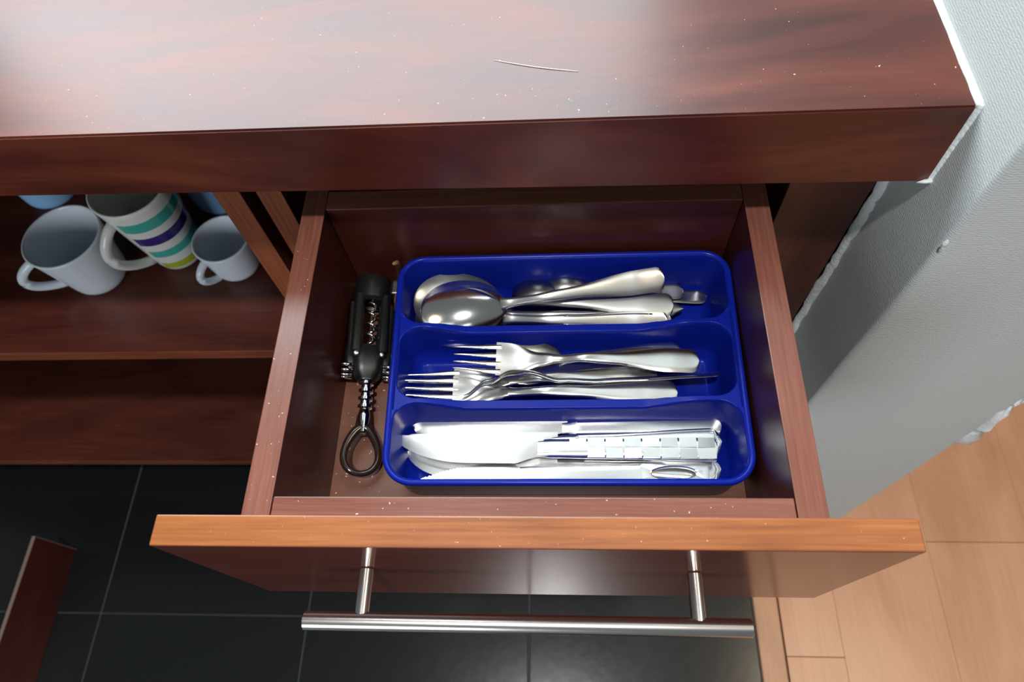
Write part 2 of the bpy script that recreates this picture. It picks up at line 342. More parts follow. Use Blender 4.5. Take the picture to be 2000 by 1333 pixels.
box('shelf', -1.23, -0.2325, YF, 0.77, -0.678, -0.660, M['cab_x'], sh, edge=FR, edge_mat=M['edge_x'])
box('back_panel', -1.23, -0.2325, 0.77, 0.78, FZ, 0.015, M['cab_x'], sh)
box('plinth', -1.23, -0.2325, 0.30, 0.318, FZ, -0.678, M['cab_x'], sh)
box('plinth', -0.181, 0.182, 0.30, 0.318, FZ, -0.68, M['cab_x'], cab)

# ------------------------------------------------------------------ drawer
BL, BR, BT, BZ, ZB, DL, T, H, HW = -0.1626, 0.1637, 0.0168, -0.0257, -0.1230, 0.2227, 0.0165, 0.1684, 0.1968
dr = empty('drawer', (0, 0.1, ZD - H)); tag(dr, 'pulled-out cutlery drawer with orange-edged front and steel bar handle', 'drawer')
fp = box('front_panel', -HW, HW, -T, 0.0, -H, 0.0, M['front'], dr, bev=0.0009, edge=[(0, 0, 1), (1, 0, 0), (-1, 0, 0)], edge_mat=M['front_edge']); fp['label'] = 'dark red glossy front with orange wood edge band'
UP = (0, 0, 1)
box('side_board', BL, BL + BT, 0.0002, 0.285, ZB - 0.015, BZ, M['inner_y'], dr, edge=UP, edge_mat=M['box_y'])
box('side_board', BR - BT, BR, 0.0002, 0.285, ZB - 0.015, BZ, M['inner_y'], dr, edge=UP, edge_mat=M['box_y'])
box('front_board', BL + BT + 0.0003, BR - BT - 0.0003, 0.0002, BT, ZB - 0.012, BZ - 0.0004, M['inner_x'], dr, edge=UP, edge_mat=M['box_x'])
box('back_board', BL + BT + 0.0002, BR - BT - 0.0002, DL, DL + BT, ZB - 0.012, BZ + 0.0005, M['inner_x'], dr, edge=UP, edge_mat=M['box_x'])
box('bottom_board', BL + BT, BR - BT, BT, DL, ZB - 0.005, ZB, M['bottom'], dr, bev=0)
hd = empty('handle', (0, -T, ZD - 0.064)); hd.parent = dr; hd.matrix_parent_inverse = Matrix.Translation(dr.location).inverted(); hd['label'] = 'brushed steel bar handle on two posts'
hy, hz = -0.0460, -0.0650
def rod(name, a, b, r, mat, parent, n=28, bev=0.0006):
    A, B = Vector(a) + Vector((0, 0, ZD)), Vector(b) + Vector((0, 0, ZD)); d = (B - A).normalized()
    v, f = tube_mesh([A, A + d * bev, B - d * bev, B], [r - bev, r, r, r - bev], n)
    return pyd(name, v, f, mat, parent, True, False, 0.6)
def into(o, parent):   # vertices are in world space
    o.parent = parent; o.matrix_parent_inverse = parent_world(parent).inverted(); return o
def parent_world(p): return Matrix.Translation(p.location)
hd_parts = []
for nm, a, b, r in (('bar', (-0.1297, hy, hz + 0.0025), (0.1255, hy, hz - 0.0028), 0.0053), ('post', (-0.0965, -T, hz + 0.0015), (-0.0965, hy + 0.002, hz + 0.0015), 0.0042), ('post', (0.0962, -T, hz - 0.002), (0.0962, hy + 0.002, hz - 0.002), 0.0042)):
    into(rod(nm, a, b, r, M['brushed'], None), hd)

# ------------------------------------------------------------------ cutlery tray
def tray():
    C = [(-0.0951, 0.0411), (0.1414, 0.0417), (0.1435, 0.2153), (-0.0994, 0.2142)]   # FL FR BR BL
    W, D, Hh, z0 = 0.2400, 0.1735, 0.0435, ZB + 0.0018
    def mp(x, y, z):
        s, t = x / W, y / D
        X = (1 - s) * (1 - t) * C[0][0] + s * (1 - t) * C[1][0] + s * t * C[2][0] + (1 - s) * t * C[3][0]
        Y = (1 - s) * (1 - t) * C[0][1] + s * (1 - t) * C[1][1] + s * t * C[2][1] + (1 - s) * t * C[3][1]
        return (X, Y, z + z0 + ZD)
    comps = [(0.0012, 0.0560), (0.0590, 0.1160), (0.1190, 0.1723)]
    R = 0.015
    def sd(x, y, y0, y1, x0=0.0012, x1=W - 0.0012, r=R):
        cx, cy, hx, hy_ = (x0 + x1) / 2, (y0 + y1) / 2, (x1 - x0) / 2, (y1 - y0) / 2
        qx, qy = abs(x - cx) - hx + r, abs(y - cy) - hy_ + r
        return -(math.hypot(max(qx, 0), max(qy, 0)) + min(max(qx, qy), 0) - r)
    def prof(d):
        if d <= 0: return 1.0
        if d < 0.005: return 1 - 0.80 * d / 0.005
        if d < 0.013: return 0.20 * (1 - (d - 0.005) / 0.008) ** 2
        return 0.0
    def cap(x, y):
        if 0.050 < y < 0.125:
            s = interp([(0.018, 0), (0.055, 1), (0.172, 1), (0.212, 0)], x); return Hh - 0.0010 - 0.0085 * s - 0.001
        return Hh
    def lines(total, walls):
        out = set(); x = 0.0
        while x < total:
            out.add(round(x, 6)); near = any(a <= x < b for a, b in walls); x += 0.0005 if near else 0.0026
        out.add(total); return sorted(out)
    xs = lines(W, [(0, 0.016), (W - 0.0175, W)])
    ys = lines(D, [(0, 0.016), (0.041, 0.074), (0.101, 0.134), (D - 0.0165, D)])
    v, f, idx = [], [], {}
    for i, x in enumerate(xs):
        for j, y in enumerate(ys):
            z = Hh * min(prof(sd(x, y, a, b)) for a, b in comps); z = min(z, cap(x, y))
            idx[i, j] = len(v); v.append(mp(x, y, z))
    for i in range(len(xs) - 1):
        for j in range(len(ys) - 1):
            cx, cy = (xs[i] + xs[i + 1]) / 2, (ys[j] + ys[j + 1]) / 2
            if sd(cx, cy, 0, D, 0, W, 0.0175) < -0.0002: continue
            f.append((idx[i, j], idx[i + 1, j], idx[i + 1, j + 1], idx[i, j + 1]))
    def ring(off, z):
        r = 0.0175 + off; out = []
        for cx, cy, a0 in ((W - 0.0175, 0.0175, -90), (W - 0.0175, D - 0.0175, 0), (0.0175, D - 0.0175, 90), (0.0175, 0.0175, 180)):
            for k in range(11):
                a = math.radians(a0 + 9 * k); out.append(mp(cx + r * math.cos(a), cy + r * math.sin(a), z))
        return out
    prof_r = [(-0.0012, Hh - 0.0008), (-0.0004, Hh + 0.0006), (0.0012, Hh + 0.0011), (0.0026, Hh + 0.0006), (0.0033, Hh - 0.0008), (0.0030, Hh - 0.0030), (0.0016, Hh - 0.0036), (0.0008, Hh - 0.0040), (-0.0012, 0.004), (-0.0022, 0.0008), (-0.0045, -0.0016)]
    base = len(v); n = 44
    for o, z in prof_r: v += ring(o, z)
    for a in range(len(prof_r) - 1):
        for k in range(n): f.append((base + (a + 1) * n + k, base + (a + 1) * n + (k + 1) % n, base + a * n + (k + 1) % n, base + a * n + k))
    f.append(tuple(base + (len(prof_r) - 1) * n + k for k in range(n - 1, -1, -1)))
    me = bpy.data.meshes.new('cutlery_tray'); me.from_pydata(v, [], f); me.validate()
    bm = bmesh.new(); bm.from_mesh(me); bmesh.ops.delete(bm, geom=[q for q in bm.verts if not q.link_faces], context='VERTS'); bm.to_mesh(me); bm.free()
    return link('cutlery_tray', me, M['blue'], None, True)
tag(tray(), 'glossy blue plastic cutlery tray with three compartments in the drawer', 'tray')

# ------------------------------------------------------------------ cutlery
def ribbon(us, wf, zf, tf, crown=0.0, dish=None, yc=None, nv=8):
    """closed loft along local X: width wf(u), centre height zf(u), thickness tf(u)"""
    v, f = [], []; n = 2 * nv + 2
    for u in us:
        w, z, t = wf(u) / 2, zf(u), tf(u); c0 = yc(u) if yc else 0.0; di = dish(u) if dish else 0.0
        row = []
        for k in range(nv + 1):
            q = -1 + 2 * k / nv; row.append((u, c0 + q * w, z + di * q * q + t / 2 * (1 - abs(q) ** 6 * 0.75) + crown * (1 - q * q)))
        for k in range(nv, -1, -1):
            q = -1 + 2 * k / nv; row.append((u, c0 + q * w, z + di * q * q - t / 2 * (1 - abs(q) ** 6 * 0.75) + crown * (1 - q * q) * 0.6))
        v += row
    m = len(us)
    for i in range(m - 1):
        for k in range(n): f.append((i * n + k, i * n + (k + 1) % n, (i + 1) * n + (k + 1) % n, (i + 1) * n + k))
    f += [tuple(range(n)), tuple((m - 1) * n + k for k in range(n))]
    return v, f
def seq(a, b, n): return [a + (b - a) * i / n for i in range(n + 1)]
def place(name, A, B, roll, label, cat, group=None):
    """an Empty whose X axis runs from A (head tip) to B (handle end)"""
    A, B = Vector(A), Vector(B); X = (B - A).normalized(); Z = (Vector((0, 0, 1)) - X * X.z).normalized(); Y = Z.cross(X)
    Rr = Matrix((X, Y, Z)).transposed() @ Matrix.Rotation(math.radians(roll), 3, 'X')
    o = empty(name); o.matrix_world = Matrix.Translation(A + Vector((0, 0, ZD))) @ Rr.to_4x4()
    tag(o, label, cat, group); return o, (B - A).length
def handle_us(u0, L, n=34, endr=0.008):
    us = seq(u0, L - endr, n)
    return us + [L - endr + endr * math.sin(math.pi / 2 * k / 8) for k in range(1, 9)]
def rounded_end(wf, L, endr, power=2.0):
    def g(u):
        if u <= L - endr: return wf(u)
        s = max(0.0, (u - (L - endr)) / endr); return wf(u) * max(0.03, max(0.0, 1 - min(1, s) ** power) ** (1 / power))
    return g
def spoon(name, A, B, roll, label, group, bl=0.058, bw=0.040, depth=0.0085, neck=0.0065, endw=0.019, mat='steel', arch=0.007, flip=False, pointed=False, ridge=False):
    o, L = place(name, A, B, roll, label, 'spoon', group)
    s = -1 if flip else 1
    v, f = [], []; nu, nv = 26, 14; t = 0.0011
    for lay in (0, 1):
        for i in range(nu + 1):
            ph = math.pi * i / nu; u = bl / 2 * (1 - math.cos(ph)); hw = bw / 2 * max(0.0, math.sin(ph)) ** 0.92 * (1 - 0.10 * math.cos(ph) * -1)
            for k in range(nv + 1):
                q = -1 + 2 * k / nv; y = hw * q
                r2 = min(1, ((u - bl / 2) / (bl / 2)) ** 2 + (1 - ((u - bl / 2) / (bl / 2)) ** 2) * q * q)
                z = -depth * max(0.0, 1 - r2) ** 0.85 + 0.0022 * (1 - u / bl) ** 2 * 0
                v.append((u, y, s * (z - lay * t)))
    n1 = (nu + 1) * (nv + 1)
    for lay in (0, 1):
        for i in range(nu):
            for k in range(nv):
                a = lay * n1 + i * (nv + 1) + k; f.append((a, a + 1, a + nv + 2, a + nv + 1))
    for i in range(nu):
        for k in (0, nv):
            a = i * (nv + 1) + k; b = a + nv + 1; f.append((a, b, b + n1, a + n1))
    pyd('bowl', v, f, M[mat], o, True, False, 1.0)
    u0 = bl - 0.0035; e = 0.014 if pointed else 0.007
    wf = rounded_end(lambda u: interp([(u0, neck * 1.45), (bl + 0.004, neck * 1.1), (bl + 0.02, neck), (L * 0.6, neck * 1.35), (L - 0.02, endw), (L, endw)], u), L, e, 1.3 if pointed else 2.6)
    zf = lambda u: s * (interp([(u0, -0.0012), (bl, 0.0002), (bl + (L - bl) * 0.28, arch), (bl + (L - bl) * 0.8, arch * 0.25), (L, 0.0)], u))
    tf = lambda u: interp([(u0, 0.0014), (bl, 0.0022), (bl + 0.02, 0.0032), (L * 0.65, 0.0022), (L, 0.0017)], u)
    h = pyd('handle', *ribbon(handle_us(u0, L, 34, e), wf, zf, tf, 0.0004 * s), M['handle_steel' if mat == 'steel' else mat], o, True, False, 1.0)
    if ridge:
        us = seq(bl + (L - bl) * 0.35, L - 0.012, 20)
        for q in (-1, 1):
            pts = [(u, q * wf(u) * 0.36, zf(u) + tf(u) / 2 + 0.0005) for u in us]
            pyd('border_ridge', *tube_mesh(pts, 0.0005, 6), M[mat], h, True)
    return o
def fork(name, A, B, roll, label, group, hl=0.066, hw=0.025, tl=0.046, curve=0.010, mat='steel_soft', arch=0.006, endw=0.018, prof=None):
    o, L = place(name, A, B, roll, label, 'fork', group)
    def zf(u): return interp(prof + [(L * 0.8, 0.001), (L, 0)] if prof else [(0, curve), (hl * 0.45, curve * 0.25), (hl * 0.8, 0.0), (hl + 0.012, arch * 0.4), (hl + (L - hl) * 0.3, arch), (hl + (L - hl) * 0.8, arch * 0.25), (L, 0)], u)
    u0 = tl - 0.003
    head = pyd('head', *ribbon(seq(u0, hl + 0.014, 20), lambda u: interp([(u0, hw), (tl + 0.006, hw * 0.98), (hl + 0.002, hw * 0.42), (hl + 0.014, 0.0068)], u), zf, lambda u: interp([(u0, 0.0015), (hl, 0.0022), (hl + 0.014, 0.003)], u), 0.0, lambda u: 0.0016 * max(0, 1 - (u - u0) / (hl - u0))), M[mat], o, True, False, 1.0)
    pitch = hw / 4
    for k in range(4):
        c = (k - 1.5) * pitch
        e = 0.0016 * (c / (hw / 2)) ** 2
        us = [0.0, 0.0008, 0.002] + seq(0.005, tl + 0.0005, 12)
        pyd('tine', *ribbon(us, lambda u: interp([(0, 0.0005), (0.002, 0.0014), (tl, pitch * 0.66)], u), lambda u: zf(u) + e, lambda u: interp([(0, 0.0006), (0.01, 0.0014), (tl, 0.0015)], u), 0.0, None, lambda u: c * interp([(0, 0.86), (tl, 1.0)], u), 4), M[mat], head, True, False, 1.0)
    wf = rounded_end(lambda u: interp([(hl + 0.010, 0.0070), (hl + 0.025, 0.0066), (L * 0.65, 0.0095), (L - 0.02, endw), (L, endw)], u), L, 0.0075, 2.6)
    h = pyd('handle', *ribbon(handle_us(hl + 0.010, L, 34, 0.0075), wf, zf, lambda u: interp([(hl, 0.0030), (L * 0.6, 0.0024), (L, 0.0018)], u), 0.0003), M[mat], o, True, False, 1.0)
    return o, h, zf, wf
def knife(name, A, B, label, group, bl=0.108, bw=0.020, hw0=0.013, hw1=0.018, ht=0.0055, mat='satin', style='plain', roll=0, edge_down=True, serr=False, tip=0.03):
    o, L = place(name, A, B, roll, label, 'knife', group); sg = -1 if edge_down else 1
    # blade outline: straight spine on one side, belly and rounded tip on the other
    us = [0.0, 0.0006, 0.0018, 0.004, 0.007] + seq(0.011, bl, 60 if not serr else 150)
    v, f = [], []
    for u in us:
        tp = min(1.0, (u + 0.0002) / tip)
        top = bw * 0.45 - 0.0030 * (1 - math.sqrt(max(0.0, 1 - max(0.0, 1 - u / 0.0030) ** 2)))
        bot = bw * 0.45 - bw * math.sin(math.pi / 2 * tp) ** 0.55 * interp([(0, 1), (bl * 0.8, 1), (bl, 0.70)], u)
        if serr and 0.012 < u < bl * 0.62: bot += 0.0007 * (1 if int(u / 0.0012) % 2 else 0)
        if bot > top - 0.0004: bot = top - 0.0004
        for q in range(5):
            y = sg * -1 * lerp(top, bot, q / 4); th = lerp(0.0011, 0.00018, (q / 4) ** 1.3); v.append((u, y, th))
        for q in range(4, -1, -1):
            y = sg * -1 * lerp(top, bot, q / 4); th = lerp(0.0011, 0.00018, (q / 4) ** 1.3); v.append((u, y, -th))
    m, n = len(us), 10
    for i in range(m - 1):
        for k in range(n): f.append((i * n + k, i * n + (k + 1) % n, (i + 1) * n + (k + 1) % n, (i + 1) * n + k))
    f += [tuple(range(n)), tuple((m - 1) * n + k for k in range(n))]
    pyd('blade', v, f, M[mat], o, True, False, 0.5)
    u0 = bl - 0.004
    endr = {'plain': 0.002, 'check': 0.0015, 'scallop': 0.009, 'oval': 0.010}[style]
    L2 = L if style != 'oval' else L - 0.046
    wf = lambda u: interp([(u0, bw * 0.62), (bl + 0.006, hw0), (bl + 0.03, hw0 * 1.04), (L, hw1)], u)
    wr = rounded_end(wf, L, endr, 2.4)
    tf = lambda u: interp([(u0, 0.0024), (bl + 0.008, ht * 0.85), (L * 0.7, ht), (L, ht * 0.8)], u)
    us = seq(u0, L2 if style == 'oval' else L - endr, 30) + ([] if style == 'oval' else [L - endr + endr * math.sin(math.pi / 2 * k / 7) for k in range(1, 8)])
    h = pyd('handle', *ribbon(us, wf if style == 'oval' else wr, lambda u: 0.0, tf, 0.0), M[mat], o, True, False, 0.9)
    if style == 'plain':
        pyd('collar', *ribbon([bl + 0.001, bl + 0.0016, bl + 0.0058, bl + 0.0064], lambda u: wf(u) + 0.0008, lambda u: 0.0, lambda u: tf(u) + 0.0009), M[mat], o, True, False, 0.6)
    if style == 'check':
        n = 8; a0 = bl + 0.0175; step = (L - 0.001 - a0) / n
        for r in (0, 1):
            for k in range(n):
                if r == 1 and k == 0: continue
                u1 = a0 + k * step; u2 = u1 + step - 0.0003; wv = wf((u1 + u2) / 2) * 0.47
                y1, y2 = (0.0003, wv) if r == 0 else (-wv, -0.0003)
                zt = tf(u1) / 2 - 0.0004; hi, lo = 0.0015, 0.0006
                zl, zr = (hi, lo) if (k + r) % 2 else (lo, hi)
                vv = [(u1, y1, zt - 0.001), (u2, y1, zt - 0.001), (u2, y2, zt - 0.001), (u1, y2, zt - 0.001), (u1 + 0.0004, y1 + 0.0003, zt + zl), (u2 - 0.0004, y1 + 0.0003, zt + zr), (u2 - 0.0004, y2 - 0.0003, zt + zr), (u1 + 0.0004, y2 - 0.0003, zt + zl)]
                pyd('raised_square', vv, [(0, 1, 2, 3), (4, 5, 6, 7), (0, 1, 5, 4), (1, 2, 6, 5), (2, 3, 7, 6), (3, 0, 4, 7)], M[mat], h, False)
    if style == 'scallop':
        for q, ins in ((1, 0.0016), (1, 0.0034)):
            pts = []
            for k in range(26): u = lerp(bl + 0.012, L - 0.006, k / 25); pts.append((u, wf(u) / 2 - ins, tf(u) / 2 - 0.0003))
            for k in range(1, 12):
                a = math.pi / 2 - math.pi * k / 12; ww = wf(L) / 2 - ins
                pts.append((L - 0.006 + (0.0055 - ins) * math.cos(a) * (1 + 0.22 * math.cos(5 * a)), ww * math.sin(a), tf(L) / 2 - 0.0002))
            for k in range(26): u = lerp(L - 0.006, bl + 0.012, k / 25); pts.append((u, -(wf(u) / 2 - ins), tf(u) / 2 - 0.0003))
            pyd('border_ridge', *tube_mesh(pts, 0.00055, 6), M[mat], h, True)
    if style == 'oval':
        cu, a, b = L - 0.0235, 0.0238, hw1 / 2; v, f = [], []; N = 44
        for lay, zz in ((0, ht * 0.42), (1, -ht * 0.42)):
            for kind in (0, 1, 2):
                for k in range(N):
                    an = 2 * math.pi * k / N; c_, s_ = math.cos(an), math.sin(an)
                    if kind == 0: p = 3.2; x = a * abs(c_) ** (2 / p) * (1 if c_ >= 0 else -1); y = b * abs(s_) ** (2 / p) * (1 if s_ >= 0 else -1)
                    elif kind == 1: x, y = 0.0160 * c_, 0.0052 * s_
                    else: x, y = 0.0148 * c_, 0.0042 * s_
                    v.append((cu + x, y, zz + (0.0006 if (kind == 1 and lay == 0) else 0)))
        for k in range(N):
            j = (k + 1) % N
            f += [(k, j, N + j, N + k), (N + k, N + j, 2 * N + j, 2 * N + k), (2 * N + k, 2 * N + j, 5 * N + j, 5 * N + k), (5 * N + k, 5 * N + j, 4 * N + j, 4 * N + k), (4 * N + k, 4 * N + j, 3 * N + j, 3 * N + k), (3 * N + k, 3 * N + j, j, k)]
        pyd('loop_end', v, f, M[mat], o, True, False, 0.6)
    return o

SG, TG, FG, KG = 'spoons in the blue tray', 'teaspoons in the blue tray', 'forks in the blue tray', 'knives in the blue tray'
spoon('table_spoon', (-0.0835, 0.1690, -0.0865), (0.0989, 0.1985, -0.0850), 31, 'shiny steel table spoon on top of the spoon pile with plain rounded handle', SG, bl=0.064, bw=0.0445, depth=0.0095, endw=0.0185)
spoon('table_spoon', (-0.0840, 0.1715, -0.0915), (0.1010, 0.1690, -0.1000), 30, 'steel table spoon nested right under the top spoon, its ridged handle along the divider', SG, bl=0.065, bw=0.0455, depth=0.0095, endw=0.0165, ridge=True)
spoon('table_spoon', (-0.0860, 0.1770, -0.0945), (0.1050, 0.1750, -0.1070), 26, 'steel table spoon in the middle of the pile with a narrow rounded handle', SG, bl=0.066, bw=0.0460, mat='steel_soft', endw=0.015)
spoon('table_spoon', (-0.0930, 0.1900, -0.0985), (0.1060, 0.1822, -0.0975), 13, 'shade-toned table spoon in the pile with a broad flat handle', SG, bl=0.068, bw=0.047, mat='shade_steel', endw=0.0185)
spoon('table_spoon', (-0.1005, 0.1930, -0.1050), (0.1155, 0.1850, -0.1080), 10, 'lowest table spoon of the pile with a pointed handle tip', SG, bl=0.068, bw=0.046, mat='shade_steel', endw=0.0150, pointed=True)
spoon('teaspoon', (-0.0170, 0.2000, -0.1080), (0.1170, 0.2022, -0.1100), 0, 'small teaspoon lying bowl down behind the spoon handles with rounded end', TG, bl=0.042, bw=0.030, depth=0.009, mat='dark_steel', flip=True, endw=0.014, arch=0.004)
spoon('teaspoon', (0.0052, 0.2085, -0.1080), (0.1355, 0.1985, -0.1140), 0, 'small teaspoon lying bowl down against the back wall of the blue tray', TG, bl=0.042, bw=0.029, depth=0.009, mat='dark_steel', flip=True, endw=0.012, arch=0.004)
fork('fork', (-0.0575, 0.1375, -0.0960), (0.1192, 0.1330, -0.0930), 4, 'steel fork lying on top of a teaspoon in the middle compartment', FG, hl=0.062, hw=0.026, tl=0.034, curve=0.004, endw=0.0185)
spoon('teaspoon', (-0.0235, 0.1365, -0.1040), (0.1080, 0.1450, -0.0990), 0, 'teaspoon hidden under the fork in the middle compartment', TG, bl=0.046, bw=0.035, depth=0.007, mat='steel_soft', endw=0.014, arch=0.003)
fork('fork', (-0.0994, 0.1145, -0.1050), (0.1037, 0.1130, -0.1035), 6, 'longest steel fork lying along the divider beside the knives', FG, hl=0.072, hw=0.025, tl=0.044, curve=0.006)
fork('fork', (-0.0990, 0.1205, -0.1090), (0.0908, 0.1290, -0.1060), 4, 'steel fork at the bottom nested beneath the longest fork', FG, hl=0.072, hw=0.025, tl=0.044, curve=0.005)
fork('fork', (-0.0500, 0.1075, -0.0985), (0.1338, 0.1245, -0.0965), -55, 'steel fork turned on its edge across the other forks', FG, hl=0.046, hw=0.022, tl=0.028, endw=0.015, prof=[(0, 0), (0.018, 0.0090), (0.036, 0.0150), (0.046, 0.0150), (0.072, 0.0060), (0.10, 0.0030)])
knife('table_knife', (-0.0870, 0.0872, -0.1085), (0.1322, 0.0892, -0.1080), 'plain steel table knife with a collar lying against the divider', KG, bl=0.112, bw=0.0138, hw0=0.0115, hw1=0.0140, style='plain', tip=0.012)
knife('table_knife', (-0.0970, 0.0715, -0.1010), (0.1260, 0.0695, -0.1000), 'topmost steel knife with checkered squares on its handle', KG, bl=0.105, bw=0.0195, hw0=0.0135, hw1=0.0165, style='check', tip=0.05)
knife('table_knife', (-0.0890, 0.0745, -0.1065), (0.1305, 0.0765, -0.1050), 'steel knife with rounded scalloped handle under the checkered knife', KG, bl=0.107, bw=0.0190, hw0=0.0135, hw1=0.0205, ht=0.0045, style='scallop')
knife('table_knife', (-0.0907, 0.0650, -0.1130), (0.1294, 0.0590, -0.1120), 'lowest scalloped steel knife against the front side of the tray', KG, bl=0.112, bw=0.0185, hw0=0.0130, hw1=0.0190, ht=0.0045, style='scallop')
knife('table_knife', (-0.0864, 0.0515, -0.1055), (0.1195, 0.0545, -0.1050), 'serrated steel knife with an oval opening in its handle end', KG, bl=0.082, bw=0.0200, hw0=0.0130, hw1=0.0190, ht=0.0026, style='oval', edge_down=False, serr=True, tip=0.085)

# ------------------------------------------------------------------ winged corkscrew
def corkscrew():
    A, B = Vector((-0.1292, 0.2130, ZB + 0.0165 + ZD)), Vector((-0.1224, 0.0560, ZB + 0.0120 + ZD))
    X = (B - A).normalized(); Z = (Vector((0, 0, 1)) - X * X.z).normalized(); Y = Z.cross(X)
    o = empty('corkscrew'); o.matrix_world = Matrix.Translation(A) @ (Matrix((X, Y, Z)).transposed() @ Matrix.Rotation(math.radians(-18), 3, 'X')).to_4x4()
    tag(o, 'black winged corkscrew with steel screw and bottle opener ring', 'corkscrew')
    # local x: 0 = bell end ... 0.157 = ring end
    def ringlathe(prof, n=32):
        v, f = lathe(prof, n); return [(z, x, y) for x, y, z in v], f[:-2] + [tuple((len(prof) - 1) * n + j for j in range(n)), tuple(range(n))]
    v, f = ringlathe([(0.0090, 0.004), (0.0100, 0.0), (0.0138, 0.0), (0.0144, 0.001), (0.0140, 0.012), (0.0128, 0.019), (0.0100, 0.021), (0.0090, 0.018)])
    pyd('bell', v, f, M['black'], o, True, False, 0.7)
    for s in (-1, 1):
        vv, ff = ribbon(seq(0.016, 0.066, 10), lambda u: interp([(0.016, 0.0080), (0.066, 0.0100)], u), lambda u: 0.0, lambda u: interp([(0.016, 0.0200), (0.066, 0.0220)], u), 0, None, lambda u: s * interp([(0.016, 0.0098), (0.066, 0.0098)], u))
        pyd('frame_rail', vv, ff, M['black'], o, True, False, 0.9)
    pyd('hub', *ribbon([0.060, 0.0615, 0.066, 0.074, 0.082, 0.086, 0.0875], lambda u: interp([(0.060, 0.020), (0.066, 0.026), (0.080, 0.025), (0.0875, 0.013)], u), lambda u: 0.0, lambda u: interp([(0.060, 0.018), (0.066, 0.023), (0.080, 0.022), (0.0875, 0.013)], u)), M['black'], o, True, False, 0.9)
    # screw
    pts = []
    for k in range(97):
        t = k / 96; a = 2 * math.pi * 5 * t; r = 0.0030 * min(1, (1 - t) * 10 + 0.1) if t > 0.9 else 0.0030
        pts.append((0.062 - 0.046 * t, r * math.cos(a), 0.0035 + r * math.sin(a)))
    pyd('screw', *tube_mesh(pts, [0.0014 * (1 - 0.5 * (k / 96) ** 4) for k in range(97)], 8), M['chrome'], o, True)
    # ridged shaft
    prof = [(0.0030, 0.084)]
    for k in range(4): x = 0.087 + 0.0062 * k; prof += [(0.0036, x), (0.0054, x + 0.0008), (0.0054, x + 0.0030), (0.0036, x + 0.0040)]
    prof += [(0.0044, 0.1130), (0.0046, 0.1150), (0.0030, 0.1270), (0.0020, 0.1280)]
    v, f = ringlathe(prof, 20); pyd('ridged_shaft', v, f, M['chrome'], o, True, False, 0.6)
    # opener ring
    pts, rad = [], []
    for k in range(40):
        a = 2 * math.pi * k / 40; c = math.cos(a)
        pts.append((0.1405 + 0.0172 * -c * 1.0, 0.0118 * math.sin(a) * (1 - 0.30 * c), 0.0)); rad.append(0.0023 + 0.0012 * max(0, c) + 0.0004 * abs(math.sin(a)))
    pyd('opener_ring', *tube_mesh(pts, rad, 10, True), M['black_gloss'], o, True)
    vv, ff = ribbon(seq(0.1135, 0.128, 6), lambda u: interp([(0.1135, 0.0100), (0.128, 0.0130)], u), lambda u: -0.0016, lambda u: interp([(0.1135, 0.0050), (0.128, 0.0060)], u))
    pyd('ring_socket', vv, ff, M['black_gloss'], o, True, False, 0.9)
    # levers folded up along the frame, with toothed steel ends and a rivet
    for s in (-1, 1):
        yy = s * 0.0155
        vv, ff = ribbon(seq(0.022, 0.082, 14), lambda u: interp([(0.022, 0.0040), (0.05, 0.0055), (0.070, 0.0085), (0.082, 0.0050)], u), lambda u: 0.0, lambda u: interp([(0.022, 0.010), (0.06, 0.013), (0.074, 0.016), (0.082, 0.010)], u), 0, None, lambda u: yy - s * interp([(0.022, 0.0006), (0.07, 0.0020), (0.082, 0.003)], u))
        lv = pyd('lever', vv, ff, M['black'], o, True, False, 0.9)
        for k in range(5):
            a = math.radians(20 + 32 * k); c = Vector((0.0765 + 0.0075 * math.cos(a - 1.1), s * 0.0150, 0.0075 * math.sin(a - 1.1)))
            v, f = tube_mesh([c + Vector((0, -s * 0.004, 0)), c + Vector((0, s * 0.0036, 0)), c + Vector((0, s * 0.0046, 0))], [0.0014, 0.0014, 0.0006], 8)
            pyd('gear_tooth', v, f, M['chrome'], lv, True)
        c = Vector((0.0690, s * 0.0095, 0.0112)); v, f = tube_mesh([c, c + Vector((0.0, 0, 0.0016)), c + Vector((0, 0, 0.0021))], [0.0026, 0.0026, 0.0014], 14)
        pyd('rivet', v, f, M['satin'], lv, True)
corkscrew()
# slim pale blade wedged behind the tray's corner
o = empty('small_tool', (-0.1060, 0.2120, ZB + ZD)); tag(o, 'slim small kitchen tool wedged between corkscrew and blue tray corner', 'tool')
pyd('grip', *tube_mesh([(0.0008, -0.004, 0.0500), (0.0004, 0.004, 0.0400), (-0.001, 0.006, 0.012), (-0.0015, 0.0065, 0.003)], [0.0012, 0.0020, 0.0024, 0.0016], 10), plain('brown_wood_grip', (0.24, 0.14, 0.08), 0.5), o, True)
pyd('blade', *ribbon(seq(-0.0045, 0.0018, 4), lambda u: 0.013, lambda u: 0.030, lambda u: 0.0010, 0, None, lambda u: -0.012), M['satin'], o, True)

